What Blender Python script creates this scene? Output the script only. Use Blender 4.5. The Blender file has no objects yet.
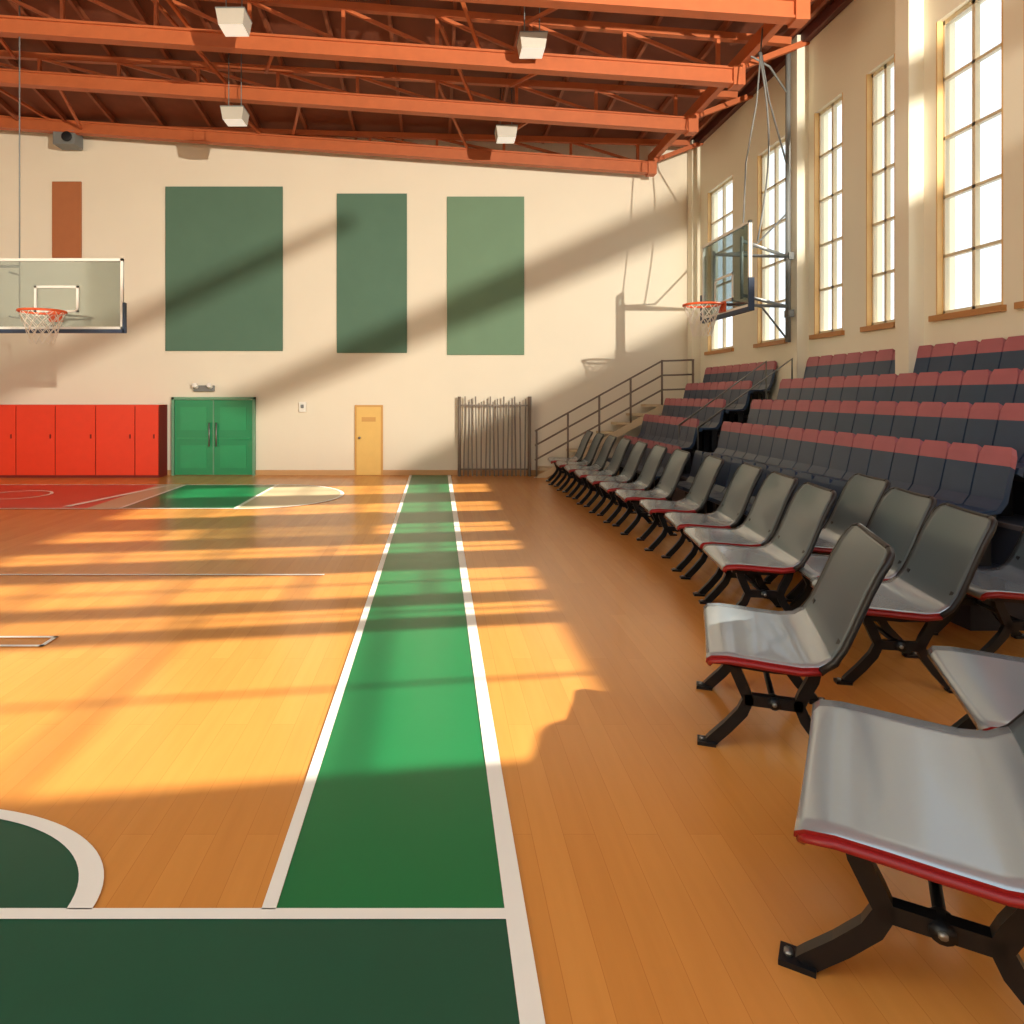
import bpy, math, random, bmesh
from mathutils import Vector, Matrix
random.seed(4)
sc=bpy.context.scene
sc.view_settings.view_transform='Standard'
def lin(c):
    c=c/255.0
    return c/12.92 if c<=0.04045 else ((c+0.055)/1.055)**2.4
def rgb(r,g,b): return (lin(r),lin(g),lin(b),1)
def mat(name,col,rough=0.6,metal=0.0,coat=0.0,var=0.06,scale=6.0,emit=0,bump=0.0,spec=0.5):
    m=bpy.data.materials.new(name); m.use_nodes=True
    nt=m.node_tree; b=nt.nodes['Principled BSDF']
    tc=nt.nodes.new('ShaderNodeTexCoord'); n=nt.nodes.new('ShaderNodeTexNoise')
    n.inputs['Scale'].default_value=scale; n.inputs['Detail'].default_value=3
    nt.links.new(tc.outputs['Object'],n.inputs['Vector'])
    mx=nt.nodes.new('ShaderNodeMix'); mx.data_type='RGBA'
    mx.inputs['A'].default_value=tuple(c*(1-var) for c in col[:3])+(1,)
    mx.inputs['B'].default_value=tuple(min(1,c*(1+var)) for c in col[:3])+(1,)
    nt.links.new(n.outputs['Fac'],mx.inputs['Factor']); nt.links.new(mx.outputs['Result'],b.inputs['Base Color'])
    b.inputs['Roughness'].default_value=rough; b.inputs['Metallic'].default_value=metal
    b.inputs['Coat Weight'].default_value=coat; b.inputs['Specular IOR Level'].default_value=spec
    if emit:
        b.inputs['Emission Color'].default_value=col; b.inputs['Emission Strength'].default_value=emit
    return m

class MB:
    def __init__(s): s.v=[];s.f=[];s.m=[];s.sm=[]
    def add(s,vs,fs,mi=0,smooth=False):
        o=len(s.v); s.v+= [tuple(x) for x in vs]
        for f in fs: s.f.append([i+o for i in f]); s.m.append(mi); s.sm.append(smooth)
    def box(s,x0,x1,y0,y1,z0,z1,mi=0):
        vs=[(x,y,z) for x in(x0,x1) for y in(y0,y1) for z in(z0,z1)]
        s.add(vs,[(0,1,3,2),(4,6,7,5),(0,4,5,1),(2,3,7,6),(0,2,6,4),(1,5,7,3)],mi)
    def tube(s,pts,r,n=8,mi=0,closed=False,smooth=True,r2=None,up=None):
        pts=[Vector(p) for p in pts]; N=len(pts); vs=[]
        for i,p in enumerate(pts):
            if closed: t=pts[(i+1)%N]-pts[i-1]
            elif i==0: t=pts[1]-p
            elif i==N-1: t=p-pts[i-1]
            else: t=(pts[i+1]-p).normalized()+(p-pts[i-1]).normalized()
            t.normalize()
            u=Vector(up) if up else (Vector((0,0,1)) if abs(t.z)<0.95 else Vector((1,0,0)))
            a=t.cross(u).normalized(); b=a.cross(t).normalized()
            for k in range(n):
                an=2*math.pi*(k+0.5)/n
                ra=r; rb=r2 if r2 else r
                if n==4: ra*=1.414; rb*=1.414
                vs.append(p+a*math.cos(an)*ra+b*math.sin(an)*rb)
        fs=[]
        for i in range(N if closed else N-1):
            j=(i+1)%N
            for k in range(n):
                l=(k+1)%n
                fs.append((i*n+k,i*n+l,j*n+l,j*n+k))
        if not closed:
            fs.append(tuple(reversed(range(n)))); fs.append(tuple((N-1)*n+k for k in range(n)))
        s.add(vs,fs,mi,smooth and n>4)
    def ngon_prism(s,pts2,y0,y1,mi=0):
        n=len(pts2); vs=[(x,y0,z) for x,z in pts2]+[(x,y1,z) for x,z in pts2]
        fs=[tuple(range(n)),tuple(range(2*n-1,n-1,-1))]+[(i,i+n,(i+1)%n+n,(i+1)%n) for i in range(n)]
        s.add(vs,fs,mi)
    def mesh(s,name,mats):
        me=bpy.data.meshes.new(name); me.from_pydata(s.v,[],s.f)
        for m in mats: me.materials.append(m)
        me.polygons.foreach_set('material_index',s.m); me.polygons.foreach_set('use_smooth',s.sm)
        bm=bmesh.new(); bm.from_mesh(me); bmesh.ops.recalc_face_normals(bm,faces=bm.faces); bm.to_mesh(me); bm.free()
        return me
    def obj(s,name,mats,bevel=0):
        o=bpy.data.objects.new(name,s.mesh(name,mats)); sc.collection.objects.link(o)
        if bevel:
            md=o.modifiers.new('bev','BEVEL'); md.width=bevel; md.segments=2; md.limit_method='ANGLE'
        return o

D=14.0; RX=5.16; F=700.0; H=1.6
def bw(px,py): return ((px-437)/50.0, 1.6+(395-py)/50.0)   # photo -> metres on rear wall

# ---------------- materials
cream=mat('cream_plaster',rgb(234,226,208),0.85,var=0.03,scale=1.2)
cream2=mat('cream_wall_side',rgb(234,230,212),0.85,var=0.03,scale=1.2)
orange_st=mat('orange_painted_steel',rgb(184,98,54),0.55,var=0.14)
deckm=mat('roof_deck',rgb(124,68,46),0.8,var=0.25,scale=3)
darkred=mat('dark_red_trim',rgb(90,40,30),0.6)
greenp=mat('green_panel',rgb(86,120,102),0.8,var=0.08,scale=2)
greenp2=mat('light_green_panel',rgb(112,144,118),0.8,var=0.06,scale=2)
rust=mat('rust_panel',rgb(172,106,66),0.8)
doorg=mat('green_door',rgb(16,138,90),0.35,var=0.05)
doorframe=mat('door_frame_green',rgb(110,160,130),0.5)
lockm=mat('locker_red',rgb(228,58,28),0.4,var=0.06)
lockd=mat('locker_gap',rgb(120,20,12),0.6)
yell=mat('yellow_door',rgb(228,188,106),0.5)
steel=mat('steel',rgb(150,150,148),0.35,metal=0.8)
greyp=mat('grey_paint',rgb(120,124,124),0.5)
dark=mat('dark_metal',rgb(30,33,38),0.4,metal=0.2)
white=mat('white_paint',rgb(238,236,230),0.4)
frame_m=mat('window_frame',rgb(216,204,176),0.5)
jamb_m=mat('window_jamb',rgb(222,184,122),0.5)
sill_m=mat('window_sill_wood',rgb(184,130,76),0.5)
navy=mat('navy_plastic',rgb(44,64,92),0.35,var=0.14)
pink=mat('rose_seat_top',rgb(170,98,108),0.5,var=0.12)
riser=mat('bleacher_platform_paint',rgb(42,46,60),0.7)
nose_m=mat('bleacher_nosing',rgb(86,82,88),0.6)
railm=mat('rail_metal',rgb(118,104,92),0.5)
slat=mat('gate_slats',rgb(118,108,98),0.6)
orange_r=mat('rim_orange',rgb(226,92,44),0.4)
netm=mat('net_cord',rgb(235,230,220),0.8)
seatg=mat('chair_seat_grey',rgb(164,176,186),0.24,metal=0.5,coat=0.25,var=0.06,scale=2)
backf=mat('chair_back_grey',rgb(92,106,114),0.34,metal=0.2,coat=0.15,var=0.08,scale=2)
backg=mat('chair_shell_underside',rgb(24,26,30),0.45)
redge=mat('chair_red_edge',rgb(140,22,26),0.4)
legm=mat('cast_iron_black',rgb(20,23,29),0.38,metal=0.3)
paint_g=mat('court_green_and_reflection',rgb(22,114,66),0.28,var=0.05,scale=3)
paint_dg=mat('court_dark_green_paint',rgb(28,84,64),0.28,var=0.05)
paint_r=mat('court_red_paint',rgb(206,74,56),0.28,var=0.05)
paint_p=mat('court_pale_paint',rgb(198,182,146),0.3)
line_w=mat('court_line_white',rgb(240,238,230),0.35,var=0.03)

def glass(name,fac,tint):
    m=bpy.data.materials.new(name); m.use_nodes=True; nt=m.node_tree
    for n in list(nt.nodes): nt.nodes.remove(n)
    o=nt.nodes.new('ShaderNodeOutputMaterial'); mx=nt.nodes.new('ShaderNodeMixShader')
    t=nt.nodes.new('ShaderNodeBsdfTransparent'); t.inputs['Color'].default_value=tint
    g=nt.nodes.new('ShaderNodeBsdfGlossy'); g.inputs['Roughness'].default_value=0.08
    mx.inputs[0].default_value=fac
    nt.links.new(t.outputs[0],mx.inputs[1]); nt.links.new(g.outputs[0],mx.inputs[2]); nt.links.new(mx.outputs[0],o.inputs[0])
    return m
winglass=glass('window_glass',0.04,(0.98,0.99,0.99,1))
boardglass=glass('backboard_glass',0.08,(0.56,0.62,0.62,1))

wood=bpy.data.materials.new('maple_floor'); wood.use_nodes=True
nt=wood.node_tree; b=nt.nodes['Principled BSDF']
tc=nt.nodes.new('ShaderNodeTexCoord'); mp=nt.nodes.new('ShaderNodeMapping'); mp.inputs['Rotation'].default_value=(0,0,math.pi/2)
br=nt.nodes.new('ShaderNodeTexBrick'); br.inputs['Scale'].default_value=1.0
br.inputs['Brick Width'].default_value=1.7; br.inputs['Row Height'].default_value=0.115
br.inputs['Mortar Size'].default_value=0.0012; br.inputs['Mortar Smooth'].default_value=0.5
br.inputs['Color1'].default_value=rgb(214,146,72); br.inputs['Color2'].default_value=rgb(206,137,65); br.inputs['Mortar'].default_value=rgb(190,120,54)
ns=nt.nodes.new('ShaderNodeTexNoise'); ns.inputs['Scale'].default_value=2.5; ns.inputs['Detail'].default_value=6
mp2=nt.nodes.new('ShaderNodeMapping'); mp2.inputs['Scale'].default_value=(9,0.7,1)
mx=nt.nodes.new('ShaderNodeMix'); mx.data_type='RGBA'; mx.blend_type='MULTIPLY'; mx.inputs['Factor'].default_value=0.2
cr=nt.nodes.new('ShaderNodeValToRGB'); cr.color_ramp.elements[0].color=(0.7,0.62,0.5,1); cr.color_ramp.elements[1].color=(1,1,1,1)
cr.color_ramp.elements[0].position=0.3; cr.color_ramp.elements[1].position=0.65
L=nt.links.new
L(tc.outputs['Object'],mp.inputs[0]); L(mp.outputs[0],br.inputs['Vector']); L(tc.outputs['Object'],mp2.inputs[0]); L(mp2.outputs[0],ns.inputs['Vector'])
L(ns.outputs['Fac'],cr.inputs[0]); L(br.outputs['Color'],mx.inputs['A']); L(cr.outputs[0],mx.inputs['B']); L(mx.outputs['Result'],b.inputs['Base Color'])
b.inputs['Roughness'].default_value=0.27; b.inputs['Coat Weight'].default_value=0.15; b.inputs['Coat Roughness'].default_value=0.12

# ---------------- floor & markings
m=MB(); m.box(-11.5,5.4,-4,14.3,-0.1,0); m.obj('floor',[wood])
def flat(mb,pts,z,mi):
    mb.add([(x,y,z) for x,y in pts],[tuple(range(len(pts)))],mi)
def rect(mb,x0,x1,y0,y1,z,mi): flat(mb,[(x0,y0),(x1,y0),(x1,y1),(x0,y1)],z,mi)
def arc(mb,cx,cy,r0,r1,a0,a1,z,mi,n=48,sy=1):
    vs=[];fs=[]
    for i in range(n+1):
        a=a0+(a1-a0)*i/n
        vs+=[(cx+r0*math.cos(a),cy+sy*r0*math.sin(a),z),(cx+r1*math.cos(a),cy+sy*r1*math.sin(a),z)]
        if i<n: fs.append((2*i,2*i+1,2*i+3,2*i+2))
    mb.add(vs,fs,mi)
P=MB()
rect(P,-0.50,0.21,2.17,13.95,0.003,0)
rect(P,-11,0.21,-2.5,2.15,0.003,1)
arc(P,-1.96,2.17,0.0,0.82,0,math.pi,0.003,1,sy=0.62)
rect(P,-11,-4.95,9.8,12.5,0.003,2)
rect(P,-4.95,-4.45,9.8,12.5,0.003,3)
rect(P,-4.45,-2.85,9.9,12.4,0.004,0)  # green door's floor reflection, painted in as a flat patch
arc(P,-2.85,11.15,0,1.3,-math.pi/2,math.pi/2,0.003,3)
P.obj('court_paint_and_reflection',[paint_g,paint_dg,paint_r,paint_p])
W=MB()
rect(W,-0.545,-0.50,2.17,13.95,0.006,0)
rect(W,0.21,0.275,-2.5,13.95,0.006,0)
rect(W,-11,0.21,2.13,2.175,0.006,0)
arc(W,-1.96,2.17,0.81,0.89,0,math.pi,0.006,0,sy=0.62)
arc(W,-2.85,11.15,1.3,1.36,-math.pi/2,math.pi/2,0.006,0)
rect(W,-2.87,-2.81,9.85,12.45,0.006,0)
rect(W,-4.5,-4.44,9.85,12.45,0.006,0)
rect(W,-11,-2.85,9.82,9.87,0.006,0)
rect(W,-11,-2.85,12.42,12.47,0.006,0)
flat(W,[(-5.36,10.0),(-5.24,10.0),(-4.7,12.3),(-4.8,12.3)],0.007,0)
rect(W,-6.0,-1.0,6.20,6.235,0.006,0)
arc(W,-6.7,11.2,0.45,0.5,0,2*math.pi,0.006,0)
rect(W,-3.2,-2.5,4.44,4.47,0.006,0); rect(W,-3.2,-2.5,4.6,4.63,0.006,0); rect(W,-2.53,-2.5,4.44,4.63,0.006,0)
W.obj('court_lines',[line_w])

# ---------------- walls
m=MB(); m.box(-11.5,RX+0.25,D,D+0.2,-0.1,8.2); m.obj('wall_back',[cream])
m=MB(); m.box(-11.7,-11.5,-4,D+0.2,-0.1,9.9); m.obj('wall_left',[cream])
m=MB(); m.box(-11.7,RX+0.2,-4.2,-4,-0.1,7.5); m.obj('wall_front',[cream])
wins=[(3.75,5.62),(5.80,6.16),(6.38,7.24),(7.88,8.42),(8.90,9.58),(10.34,11.28),(12.2,13.35)]
Z0,Z1=2.42,5.45
m=MB(); T=0.2
m.box(RX,RX+T,-4,D+0.0,-0.1,Z0); m.box(RX,RX+T,-4,D,6.35,6.75)
m.box(RX,RX+T,-4,wins[0][0],Z1,6.35); m.box(RX,RX+T,wins[1][1],D,Z1,6.35); m.box(RX,RX+T,wins[0][1],wins[1][0],Z1,6.35)
e=[-4]+[v for w in wins for v in w]+[D]
for i in range(0,len(e),2): m.box(RX,RX+T,e[i],e[i+1],Z0,Z1)
m.obj('wall_right',[cream2])
m=MB()
for (a,c) in [(7.42,7.64),(9.72,9.92),(13.72,13.97)]:
    m.box(RX-0.16,RX,a,c,0,6.6)
m.obj('trim_pilasters',[cream2])
for k,(a,c) in enumerate(wins):
    zt=6.35 if k<2 else Z1
    m=MB(); x0,x1=RX+0.06,RX+0.11; fw=0.045
    m.box(x0,x1,a,a+fw,Z0,zt,0); m.box(x0,x1,c-fw,c,Z0,zt,0); m.box(x0,x1,a,c,Z0,Z0+fw,0); m.box(x0,x1,a,c,zt-fw,zt,0)
    mid=(a+c)/2; m.box(x0,x1,mid-0.02,mid+0.02,Z0,zt,0)
    for r in range(1,5):
        z=Z0+(zt-Z0)*r/5; m.box(x0,x1,a,c,z-0.016,z+0.016,0)
    m.box(RX-0.05,RX+0.1,a-0.04,c+0.04,Z0-0.06,Z0-0.001,1)
    m.box(RX+0.08,RX+0.085,a+0.01,c-0.01,Z0+0.01,zt-0.01,2)
    m.box(RX+0.0,RX+0.08,c-0.02,c-0.001,Z0,zt,3); m.box(RX,RX+0.08,a+0.001,a+0.02,Z0,zt,3)
    m.obj('window_%d'%(k+1),[frame_m,sill_m,winglass,jamb_m])
m=MB(); m.box(-11.5,RX,D-0.03,D-0.001,0,0.1); m.obj('baseboard_back',[mat('baseboard_tan',rgb(200,156,106),0.6)])

# ---------------- roof
Y0=2.0
def zd(x,d): return 6.65+((5.16-x)/16.2)*(0.35+(14-d)*0.22)
m=MB(); nx,ny=14,14; top=[]
for i in range(nx+1):
    for j in range(ny+1):
        x=-11.6+(RX+0.25+11.6)*i/nx; y=Y0+(14.1-Y0)*j/ny; top.append((x,y,zd(x,y)))
n0=len(top); vs=top+[(x,y,z+0.1) for x,y,z in top]; fs=[]
for i in range(nx):
    for j in range(ny):
        a=i*(ny+1)+j; fs+=[(a,a+1,a+ny+2,a+ny+1),(a+n0,a+ny+1+n0,a+ny+2+n0,a+1+n0)]
m.add(vs,fs,0); m.obj('ceiling',[deckm])
m=MB()
for i in range(18):
    x=4.9-i*0.93
    m.tube([(x,Y0+.1,zd(x,Y0+.1)-0.06),(x,13.95,zd(x,13.95)-0.06)],0.025,4,0,r2=0.05)
m.obj('ceiling_purlins',[mat('purlin_brown',rgb(146,80,50),0.6,var=0.15)])
def zc(x): return 5.90+0.07*(4.14-x)
for d in (13.6,11.45,9.72,8.05,6.3):
    m=MB(); xl=-11.4
    def ch(x): return Vector((x,d,zc(x)+0.11))
    m.tube([ch(4.2),ch(xl)],0.05,4,0,r2=0.11)
    for s in(-0.1,0.1):
        m.tube([ch(4.2)+Vector((0,0,s)),ch(xl)+Vector((0,0,s))],0.08,4,0,r2=0.016)
    tp=[(x,d,zd(x,d)-0.17) for x in [4.9-k*1.6 for k in range(11)]]
    m.tube(tp,0.045,4,0,r2=0.05)
    x=3.9
    while x>xl+0.8:
        zt=zd(x,d)-0.2
        if zt-zc(x)-0.22>0.12:
            m.tube([(x,d,zc(x)+0.2),(x,d,zt)],0.025,4,0)
            m.tube([(x,d,zc(x)+0.2),(x-1.3,d,zd(x-1.3,d)-0.2)],0.022,4,0)
        x-=1.3
    m.tube([(4.1,d,zc(4.1)+0.2),(RX-0.01,d,6.5)],0.04,4,0)
    m.box(4.08,4.24,d-0.1,d+0.1,5.87,6.14,0)
    m.obj('roof_truss',[orange_st])
m=MB(); m.tube([(4.25,5.6,6.28),(4.25,13.95,6.28)],0.05,4,0,r2=0.09)
m.tube([(RX-0.06,5.4,6.55),(RX-0.06,13.95,6.55)],0.05,4,1,r2=0.07)
for x in (-7.5,-3.4,0.6):
    ds=[13.6,11.45,9.72,8.05,6.3]
    for i in range(4):
        a,c=ds[i],ds[i+1]
        m.tube([(x,a,zc(x)+0.22),(x-0.6,c,zd(x-0.6,c)-0.22)],0.022,4,0)
        m.tube([(x+1.2,c,zc(x+1.2)+0.22),(x+0.6,a,zd(x+0.6,a)-0.22)],0.022,4,0)
m.obj('roof_bracing',[orange_st,darkred])

def lamp(px,py,d,w=0.36):
    X=(px-437)*d/F; z=H+(395-py)*d/F
    m=MB()
    h=w*0.30; a=w/2; bt=w/2*0.85
    vs=[(-bt,-bt,-h),(bt,-bt,-h),(bt,bt,-h),(-bt,bt,-h),(-a,-a,h*0.7),(a,-a,h*0.7),(a,a,h*0.7),(-a,a,h*0.7)]
    vs=[(X+p,d+q,z+r) for p,q,r in vs]
    m.add(vs,[(0,1,5,4),(1,2,6,5),(2,3,7,6),(3,0,4,7),(4,5,6,7)],0); m.add(vs,[(0,3,2,1)],1)
    m.box(X-a*1.03,X+a*1.03,d-a*1.03,d+a*1.03,z+h*0.7,z+h*0.85,2)
    zt=zd(X,d)
    m.tube([(X-0.1,d,z+h*0.8),(X-0.1,d,zt)],0.008,6,2); m.tube([(X+0.1,d,z+h*0.8),(X+0.1,d,zt)],0.008,6,2)
    m.obj('ceiling_light',[lampw,lampm,greyp])
lampw=mat('lamp_housing',rgb(190,186,176),0.5)
lampm=mat('lamp_diffuser',rgb(240,236,225),0.5,emit=0.5)
lamp(234,22,8.9); lamp(532,45,9.3); lamp(235,116,11.2); lamp(506,134,12.0)
m=MB(); X,z=bw(76,145); m.box(X-0.22,X+0.2,D-0.45,D-0.1,z-0.14,z+0.14,0); m.box(X-0.05,X+0.05,D-0.2,D-0.002,z-0.04,z+0.04,1); m.tube([(X+0.06,D-0.45,z),(X+0.06,D-0.49,z)],0.1,12,1)
m.obj('wall_loudspeaker',[greyp,dark],0.01)

# ---------------- rear wall items
def panel(name,px0,px1,py0,py1,mt,th=0.04):
    a,zt=bw(px0,py0); c,zb=bw(px1,py1); m=MB()
    m.box(a,c,D-th,D-0.001,zb,zt,0); return m.obj(name,[mt],0.006)
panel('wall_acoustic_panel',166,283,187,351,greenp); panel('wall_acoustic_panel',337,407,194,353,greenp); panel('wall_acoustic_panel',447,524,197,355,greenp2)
panel('wall_banner_panel',53,82,182,258,rust)
m=MB(); zt=bw(0,405)[1]; y0=D-0.45
edges=[-47,-9,30,68,107,145,168]
for i in range(len(edges)-1):
    a=bw(edges[i],0)[0]; c=bw(edges[i+1],0)[0]
    m.box(a+0.010,c-0.010,y0-0.02,y0,0.05,zt-0.02,0)
    m.box(c-0.10,c-0.08,y0-0.04,y0-0.02,0.76,0.84,1)
m.box(bw(-47,0)[0],bw(168,0)[0],y0,D-0.031,0.0,zt,1); m.box(bw(-47,0)[0],bw(168,0)[0],y0-0.02,D-0.031,zt-0.02,zt+0.01,0)
m.obj('locker_bank',[lockm,lockd,dark])
m=MB(); a,zt=bw(173,397); c,_=bw(256,0); mid=(a+c)/2; y=D-0.06; DB=D-0.002
m.box(a,a+0.05,D-0.09,DB,0,zt,1); m.box(c-0.05,c,D-0.09,DB,0,zt,1); m.box(a,c,D-0.09,DB,zt-0.05,zt,1)
for u,v,s in((a+0.055,mid-0.012,1),(mid+0.012,c-0.055,-1)):
    m.box(u,v,y,DB,0.01,zt-0.06,0)
    m.box(u+0.12,v-0.12,y-0.012,y,0.9,zt-0.2,3); m.box(u+0.12,v-0.12,y-0.012,y,0.15,0.6,3)
    m.box(u+0.05,v-0.05,y-0.04,y-0.025,0.72,0.75,3)
    hx=mid-0.07*s; m.tube([(hx,y-0.05,0.58),(hx,y-0.05,1.05)],0.015,8,2)
m.box(mid-0.01,mid+0.01,y-0.015,DB,0.01,zt-0.06,1)
m.obj('door_1',[doorg,doorframe,steel,mat('green_door_inset',rgb(24,150,98),0.35)])
m=MB(); X,z=bw(205,388); m.box(X-0.2,X+0.2,D-0.1,DB,z-0.07,z+0.05,0); m.tube([(X-0.14,D-0.1,z+0.02),(X-0.14,D-0.2,z+0.06)],0.05,10,1);m.tube([(X+0.14,D-0.1,z+0.02),(X+0.14,D-0.2,z+0.06)],0.05,10,1)
m.obj('emergency_light',[greyp,white],0.008)
m=MB(); X,z=bw(303,407); m.box(X-0.07,X+0.07,D-0.07,DB,z-0.1,z+0.1,0); m.box(X-0.03,X+0.03,D-0.1,D-0.07,z-0.02,z+0.05,1); m.obj('wall_switch_box',[white,greyp],0.01)
m=MB(); a,zt=bw(355,405); c,_=bw(383,0)
m.box(a,c,D-0.05,DB,0.0,zt,1); m.box(a+0.04,c-0.04,D-0.07,D-0.05,0.01,zt-0.04,0); m.box(a+0.14,c-0.14,D-0.078,D-0.07,zt-0.33,zt-0.24,1)
m.tube([(a+0.1,D-0.07,0.75),(a+0.1,D-0.12,0.75)],0.025,8,2); m.obj('door_2',[yell,mat('yellow_frame',rgb(206,156,84),0.5),steel])
m=MB(); a,zt=bw(459,399); c,_=bw(528,0); n=17
for i in range(n):
    x=a+(c-a)*i/(n-1); dz=0.06*math.sin(i*2.1); lean=0.03*math.sin(i*1.3)
    m.tube([(x,13.78+0.05*(i%2),0.0),(x+lean,13.78+0.05*(i%2),zt-0.0+dz)],0.024,4,0,r2=0.012,up=(1,0,0))
for z in (0.12,zt-0.14): m.box(a,c,13.80,13.825,z,z+0.03,1)
m.tube([(a,13.8,0),(a,13.8,zt+0.05)],0.035,8,1); m.tube([(c,13.8,0),(c,13.8,zt+0.05)],0.035,8,1)
m.obj('folding_gate',[slat,railm])
m=MB(); xs,xe=1.98,4.36; zs=1.42; ns=8
for i in range(ns):
    x0=xs+(xe-xs)*i/ns; x1=xs+(xe-xs)*(i+1)/ns; z=zs*(i+1)/ns
    m.box(x0,x1+0.02,13.58,13.96,z-0.045,z,0)
m.box(xe,4.98,13.58,13.96,zs-0.06,zs,0)
m.ngon_prism([(xs-0.1,0),(xs+0.15,0),(xe,zs-0.16),(4.98,zs-0.16),(4.98,zs),(xe,zs)],13.55,13.58,0)
yy=13.565
for off in (0.86,0.58,0.30):
    m.tube([(xs-0.08,yy,0.06+off-0.02),(xe,yy,zs+off-0.02),(4.98,yy,zs+off)],0.018,8,1)
for i in range(5):
    x=xs-0.05+(xe-xs+0.05)*i/4; z=0.04+(zs-0.04)*i/4
    m.tube([(x,yy,max(z-0.02,0)),(x,yy,z+0.86)],0.02,8,1)
m.tube([(4.96,yy,zs),(4.96,yy,zs+0.86)],0.022,8,1)
m.obj('staircase',[mat('stair_cream',rgb(206,184,150),0.7),railm])

# ---------------- bleachers
def seat_template():
    m=MB()
    prof=[(-0.30,0.36),(-0.29,0.40),(-0.15,0.40),(-0.05,0.41),(0.0,0.48),(0.03,0.62),(0.05,0.71),(0.065,0.79),(0.08,0.84)]
    w=0.145; t=0.035; n=len(prof)
    def strip(i0,i1,mi):
        for i in range(i0,i1):
            (xa,za),(xb,zb)=prof[i],prof[i+1]
            ra=w*(0.82 if i>=8 else 1); rb=w*(0.82 if i+1>=8 else 1)
            tn=t
            m.add([(xa,-ra,za),(xa,ra,za),(xb,rb,zb),(xb,-rb,zb),(xa+tn,-ra,za-tn*0.6),(xa+tn,ra,za-tn*0.6),(xb+tn,rb,zb-tn*0.6),(xb+tn,-rb,zb-tn*0.6)],
              [(0,3,2,1),(4,5,6,7),(0,1,5,4),(2,3,7,6),(1,2,6,5),(0,4,7,3)],mi)
    strip(0,6,0); strip(6,8,1)
    m.box(-0.06,0.02,-0.02,0.02,0,0.38,2); m.box(-0.2,0.05,-0.025,0.025,0.34,0.38,2)
    return m
tmpl=seat_template()
bm_=MB()
rows=[(3.50,0.0,6.2,False),(3.86,0.40,4.92,True),(4.26,0.70,4.92,True),(4.66,0.98,4.92,True),(5.03,1.28,4.92,True)]
for (X,z,ys,pk) in rows:
    y=ys
    while y<13.35:
        if not (9.62<y<10.45):
            o=len(bm_.v)
            for v in tmpl.v: bm_.v.append((v[0]+X,v[1]+y,v[2]+z))
            isp = pk or y>10
            for f,mi in zip(tmpl.f,tmpl.m):
                bm_.f.append([q+o for q in f]); bm_.m.append(mi if isp or mi!=1 else 0); bm_.sm.append(False)
        y+=0.305
root=bpy.data.objects.new('bleachers',None); sc.collection.objects.link(root)
o=bm_.obj('seats',[navy,pink,dark]); o.parent=root
m=MB()
for (xf,zt) in [(3.62,0.40),(3.98,0.70),(4.38,0.98),(4.78,1.28)]:
    m.box(xf,RX-0.165,4.75,13.5,0 if xf<3.7 else zt-0.3,zt,0)
    m.box(xf-0.01,xf+0.03,4.75,13.5,zt-0.03,zt+0.002,1)
    m.box(xf-0.16,xf,9.75,10.3,zt-0.28 if xf>3.7 else 0,zt-0.14,1)
o=m.obj('platform',[riser,nose_m]); o.parent=root
m=MB()
for yy in (9.66,10.42):
    m.tube([(3.6,yy,0.4),(3.6,yy,1.15),(4.9,yy,2.1),(4.9,yy,1.26)],0.016,8,0)
o=m.obj('aisle_handrails',[greyp]); o.parent=root

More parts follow.
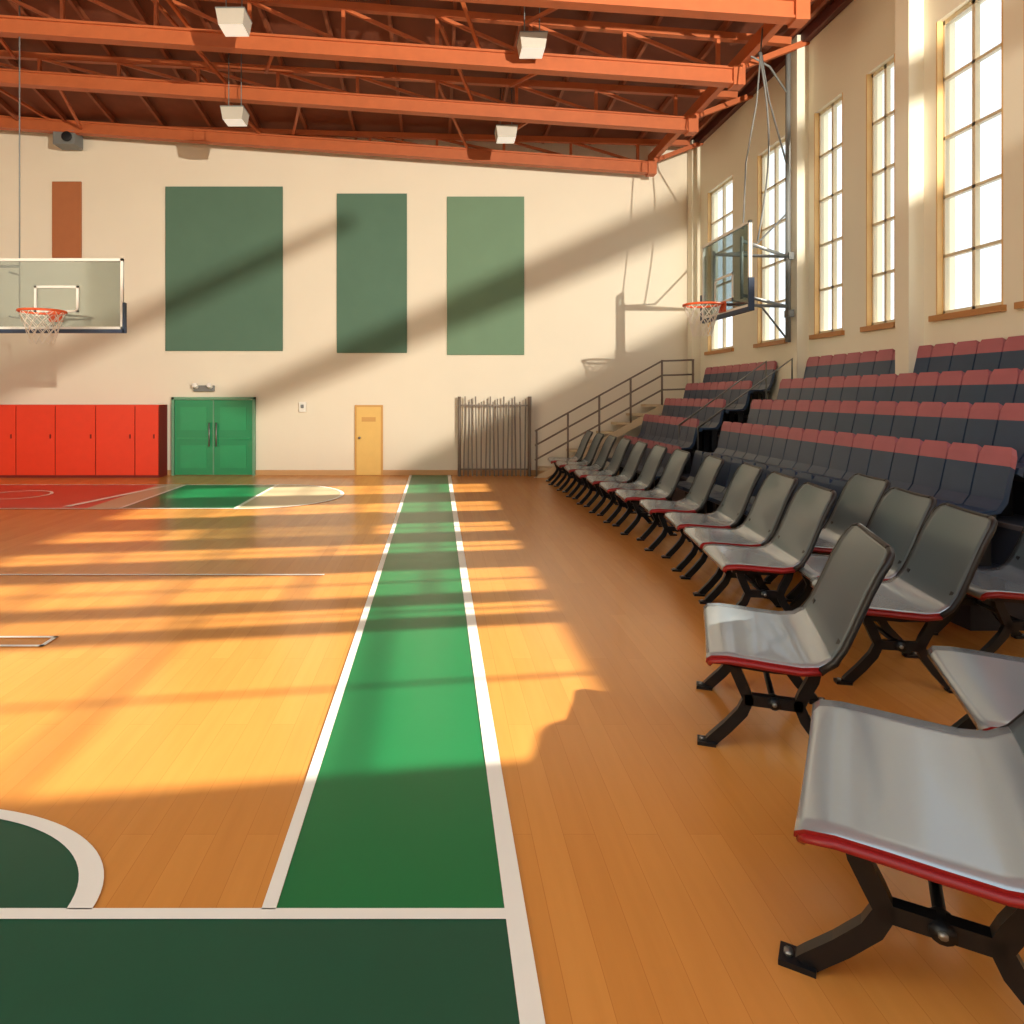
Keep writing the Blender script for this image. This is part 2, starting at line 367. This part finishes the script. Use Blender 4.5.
# ---------------- chairs
def chair_mesh():
    m=MB()
    prof=[(-0.285,0.392,.93),(-0.283,0.418,.97),(-0.262,0.437,1),(-0.20,0.444,1),(-0.10,0.440,1),(0.0,0.434,1),(0.10,0.430,1),(0.165,0.440,1),(0.215,0.475,1),(0.25,0.53,.99),(0.28,0.60,.98),(0.312,0.68,.97),(0.348,0.77,.96),(0.386,0.85,.94),(0.415,0.90,.91),(0.434,0.93,.84),(0.444,0.944,.70)]
    N=len(prof); K=12; w=0.335
    top=[];bot=[]
    for i,(x,z,ws) in enumerate(prof):
        a=Vector(prof[max(i-1,0)][:2]); c=Vector(prof[min(i+1,N-1)][:2]); t=(c-a).normalized(); nrm=Vector((-t.y,t.x))
        th=0.04 if i<8 else 0.026
        if i==0: th=0.028
        for k in range(K+1):
            s=-1+2*k/K; dip=(1-s*s)*(0.012 if i>1 else 0.004)
            p=Vector((x,z))-nrm*dip
            top.append((p.x,s*w*ws,p.y)); q=Vector((x,z))-nrm*(dip*0.6+th); bot.append((q.x,s*w*ws*0.99,q.y))
    o=len(top); vs=top+bot; R=K+1
    ft=[];ft2=[];fb=[];fr=[];fk=[]
    for i in range(N-1):
        for k in range(K):
            a=i*R+k; (ft if i<8 else ft2).append((a,a+R,a+R+1,a+1)); fb.append((a+o,a+1+o,a+R+1+o,a+R+o))
        for a in (i*R,i*R+K):
            (fr if i<7 else fk).append((a,a+R,a+R+o,a+o))
    for k in range(K): fr.append((k,k+1,k+1+o,k+o)); a=(N-1)*R+k; fk.append((a,a+1,a+1+o,a+o))
    base=len(m.v); m.v+=vs
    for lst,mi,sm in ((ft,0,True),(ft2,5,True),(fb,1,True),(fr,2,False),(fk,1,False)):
        for f in lst: m.f.append([q+base for q in f]); m.m.append(mi); m.sm.append(sm)
    def midp(i): return Vector(top[i])*0.4+Vector(bot[i])*0.6
    for s in (0,K):
        m.tube([midp(i*R+s) for i in range(0,8)],0.013,6,2)
        m.tube([Vector(top[i*R+s])*0.5+Vector(bot[i*R+s])*0.5 for i in range(7,N)],0.016,6,1)
    m.tube([midp(k) for k in range(R)],0.013,6,2)
    m.tube([Vector(top[(N-1)*R+k])*0.5+Vector(bot[(N-1)*R+k])*0.5 for k in range(R)],0.015,6,1)
    for y in (-0.26,0.26):
        def rib(pts,wd=0.021,th=0.016): m.tube([(px,y,pz) for px,pz in pts],wd,4,3,r2=th,up=(0,1,0))
        rib([(-0.165,0.40),(-0.155,0.35),(-0.125,0.28),(-0.105,0.23),(-0.13,0.17),(-0.19,0.095),(-0.25,0.03),(-0.265,0.012)],0.024)
        rib([(0.165,0.40),(0.155,0.35),(0.12,0.28),(0.10,0.23),(0.125,0.17),(0.18,0.095),(0.24,0.03),(0.255,0.012)],0.024)
        rib([(-0.21,0.392),(0.0,0.382),(0.17,0.392),(0.235,0.44),(0.275,0.53)],0.02)
        rib([(-0.12,0.23),(0.115,0.23)],0.024)
        m.tube([(0,y-0.026,0.23),(0,y+0.026,0.23)],0.026,12,3); m.tube([(0,y-0.032,0.23),(0,y+0.032,0.23)],0.010,8,4)
        for fx in (-0.28,0.268):
            m.box(fx-0.04,fx+0.04,y-0.028,y+0.028,0,0.016,3); m.tube([(fx+(-0.02 if fx<0 else .02),y,0.016),(fx+(-0.02 if fx<0 else .02),y,0.026)],0.011,8,4)
    m.tube([(0,-0.26,0.23),(0,0.26,0.23)],0.014,8,3)
    m.tube([(-0.13,-0.26,0.385),(-0.13,0.26,0.385)],0.012,8,3); m.tube([(0.13,-0.26,0.385),(0.13,0.26,0.385)],0.012,8,3)
    return m.mesh('arena_chair_mesh',[seatg,backg,redge,legm,steel,backf])
cm=chair_mesh()
def chair(cx,cy,yaw,sx=1,sy=1):
    o=bpy.data.objects.new('arena_chair',cm); sc.collection.objects.link(o)
    a=-math.radians(yaw)
    lx,ly=0.28*sx,0.335*sy
    o.rotation_euler=(0,0,a); o.scale=(sx,sy,1)
    o.location=(cx+lx*math.cos(a)-ly*math.sin(a), cy+lx*math.sin(a)+ly*math.cos(a),0)
def cpx(px,py,yaw,sx=1,sy=1):
    s=1.15/(py-395); chair((px-437)*s,F*s,yaw,sx,sy)
cpx(795,822,31,1.18,1.40)
cpx(707,652,20,1.0,1.25)
cpx(985,722,24,1.08,1.30)
cpx(724,563,9); cpx(701,541,8); cpx(678,523,8); cpx(650,508,7)
cpx(815,574,9)
cpx(848,606,12)
cpx(983,590,8,1,.95)
cpx(790,545,8)
y=7.95
for i in range(7):
    chair(2.14-0.02*i,y,4); y+=0.74

# ---------------- basketball hoops
padm=mat('navy_pad',rgb(30,52,82),0.5)
def hoop(loc,rotz,bwid,bh,rimr,rimoff,rimz):
    root=bpy.data.objects.new('basketball_hoop',None); sc.collection.objects.link(root); root.location=loc; root.rotation_euler=(0,0,rotz)
    m=MB(); w=bwid/2; h=bh/2
    m.box(-w,w,-0.01,0.01,-h,h,0)
    t=0.035
    for (a,c,e_,f_) in ((-w,w,h-t,h),(-w,w,-h,-h+t),(-w,-w+t,-h,h),(w-t,w,-h,h)):
        m.box(a,c,-0.02,0.02,e_,f_,1)
    m.box(-w-0.02,w+0.02,-0.035,0.035,-h-0.05,-h+0.0,2); m.box(-w-0.03,-w+0.0,-0.035,0.035,-h-0.05,-h+0.36,2); m.box(w,w+0.03,-0.035,0.035,-h-0.05,-h+0.36,2)
    iw,ih,iz=0.30,0.36,rimz+0.03
    for (a,c,e_,f_) in ((-iw,iw,iz+ih-0.03,iz+ih),(-iw,iw,iz,iz+0.03),(-iw,-iw+0.03,iz,iz+ih),(iw-0.03,iw,iz,iz+ih)):
        m.box(a,c,-0.024,-0.012,e_,f_,1)
    o=m.obj('backboard',[boardglass,white,padm]); o.parent=root
    m=MB(); n=28
    ring=[(rimr*math.cos(2*math.pi*k/n),-rimoff+rimr*math.sin(2*math.pi*k/n),rimz) for k in range(n)]
    m.tube(ring,0.016,8,0,closed=True)
    m.box(-0.09,0.09,-0.05,-0.02,rimz-0.1,rimz+0.04,0)
    m.tube([(-0.08,-0.04,rimz),(-0.11,-rimoff+rimr*0.85,rimz)],0.012,6,0); m.tube([(0.08,-0.04,rimz),(0.11,-rimoff+rimr*0.85,rimz)],0.012,6,0)
    m.tube([(0,-0.04,rimz-0.09),(0,-rimoff+rimr,rimz-0.01)],0.012,6,0)
    o=m.obj('rim',[orange_r]); o.parent=root
    m=MB(); K=12; lev=6
    def np_(k,l):
        rr=rimr*(1-0.5*(l/lev)**0.8); a=2*math.pi*(k+0.5*l)/K
        return (rr*math.cos(a),-rimoff+rr*math.sin(a),rimz-0.42*l/lev)
    for k in range(K):
        m.tube([np_(k,l) for l in range(lev+1)],0.0035,4,0)
        m.tube([np_(k-l,l) for l in range(lev+1)],0.0035,4,0)
    o=m.obj('net',[netm]); o.parent=root
    return root
d=9.5; X=(55-437)*d/F; zc0=H+(395-294)*d/F
r=hoop((X+.03,d,zc0),0,1.80,0.96,0.28,0.36,-0.28)
m=MB(); T_=zd(X-0.6,d+0.3)-zc0
m.tube([(-0.66,0.25,-0.3),(-0.66,0.25,T_)],0.010,8,0); m.tube([(-0.66,0.25,-0.3),(-0.66,0.02,-0.3)],0.014,8,0); m.tube([(-0.66,0.25,0.3),(-0.66,0.02,0.3)],0.014,8,0)
m.tube([(-0.66,0.25,0.42),(-1.3,0.25,0.42),(-1.3,0.25,T_)],0.022,8,0)
o=m.obj('ceiling_hanger',[greyp]); o.parent=r
r=hoop((3.90,9.48,3.24),-math.pi/2,1.55,1.08,0.24,0.31,-0.42)
m=MB()
W_=1.0
m.tube([(-0.33,W_+0.02,-0.9),(-0.33,W_+0.02,3.2)],0.035,8,0)
m.box(-0.40,-0.26,W_+0.0,W_+0.07,-0.55,-0.45,0); m.box(-0.40,-0.26,W_+0.0,W_+0.07,0.25,0.35,0)
for z in (-0.35,0.35):
    m.tube([(-0.33,W_,z-0.05),(-0.45,0.03,z)],0.022,8,0); m.tube([(-0.33,W_,z-0.05),(0.45,0.03,z)],0.022,8,0)
m.tube([(-0.45,0.03,-0.4),(-0.45,0.03,0.4)],0.02,8,0); m.tube([(0.45,0.03,-0.4),(0.45,0.03,0.4)],0.02,8,0)
m.tube([(-0.33,W_,0.9),(-0.4,0.5,0.38),(-0.45,0.04,0.35)],0.014,8,0)
m.tube([(-0.33,W_,-0.85),(0.0,0.5,-0.45),(0.0,0.04,-0.35)],0.014,8,0)
cur=[(0.2,0.35+0.5*math.sin(t*0.3)*0.3,0.4+t*0.25) for t in range(0,11)]
m.tube(cur,0.012,6,0)
m.tube([(-0.33,W_,2.6),(-0.2,0.7,2.9),(0.0,0.35,2.95)],0.014,6,0); m.tube([(-0.33,W_,1.6),(0.1,0.55,2.3),(0.2,0.4,2.9)],0.012,6,0)
m.tube([(0.45,0.05,0.5),(0.3,0.15,1.4),(0.5,0.2,2.1),(0.45,0.3,3.1)],0.010,6,0)
o=m.obj('wall_support',[greyp]); o.parent=r

# ---------------- unseen shade blockers + shields for the added wall spot
Ls=Vector((4.5,-2.0,4.2))
def proj(px,py,t=0.15):
    x,z=bw(px,py); p=Ls+(Vector((x,D,z))-Ls)*t; return (p.x,p.z)
m=MB()
q=[proj(215,400),proj(690,188),proj(830,126),proj(830,176),proj(690,232),proj(250,414)]
m.ngon_prism(q,0.40,0.44,0)
q=[proj(-80,400),proj(345,215),proj(350,225),proj(-80,440)]
m.ngon_prism(q,0.40,0.44,0)
q=[proj(385,474),proj(690,318),proj(830,247),proj(830,600),proj(385,560)]
m.ngon_prism(q,0.40,0.44,0)
m.box(RX-0.15,RX-0.002,0.35,0.5,3.0,4.6,0)
m.obj('wall_shade_blocker',[orange_st])  # unseen plates, shaped to cast diagonal shade onto the rear wall
m=MB(); t=0.03; y=Ls.y+16*t
q=[proj(300,500,t),proj(900,470,t),proj(900,1700,t),proj(-900,1700,t),proj(-900,560,t)]
m.ngon_prism(q,y,y+0.01,0)
m.box(Ls.x-0.25,Ls.x+0.25,Ls.y-0.3,Ls.y-0.12,Ls.z-0.25,Ls.z+0.25,0)
m.box(Ls.x-0.25,Ls.x+0.1,Ls.y-0.12,y,Ls.z-0.6,Ls.z-0.58,0)
m.tube([(Ls.x+0.2,Ls.y-0.2,Ls.z),(RX-0.003,Ls.y-0.2,Ls.z)],0.03,8,0)
m.obj('added_spot_shields',[dark])  # unseen housing and shield, added to keep the spot off the floor

# ---------------- lights
w=bpy.data.worlds.new('World'); sc.world=w; w.use_nodes=True
bg=w.node_tree.nodes['Background']; bg.inputs[0].default_value=(0.88,0.95,1.0,1); bg.inputs[1].default_value=1.5
s=bpy.data.lights.new('sun','SUN'); s.energy=14.5; s.angle=math.radians(1.1); s.color=(1,0.91,0.74)
so=bpy.data.objects.new('sun',s); sc.collection.objects.link(so)
so.rotation_euler=Vector((-1,-0.15,-0.57)).to_track_quat('-Z','Y').to_euler(); so.location=(20,7,12)
s=bpy.data.lights.new('added_wall_spot','SPOT'); s.energy=7800; s.spot_size=math.radians(72); s.spot_blend=0.3; s.shadow_soft_size=0.04; s.color=(1,0.90,0.74)  # added spot to brighten the rear wall, not a gym lamp
so=bpy.data.objects.new('added_spot_light',s); sc.collection.objects.link(so); so.location=Ls
so.rotation_euler=(Vector((-3,14,3.6))-Ls).to_track_quat('-Z','Y').to_euler()

cam=bpy.data.cameras.new('camera'); co=bpy.data.objects.new('camera',cam); sc.collection.objects.link(co)
co.location=(0,0,H); co.rotation_euler=(math.pi/2,0,0); cam.sensor_width=36; cam.lens=F/1024*36
cam.shift_x=75/1024; cam.shift_y=-117/1024; cam.clip_start=0.05
sc.camera=co
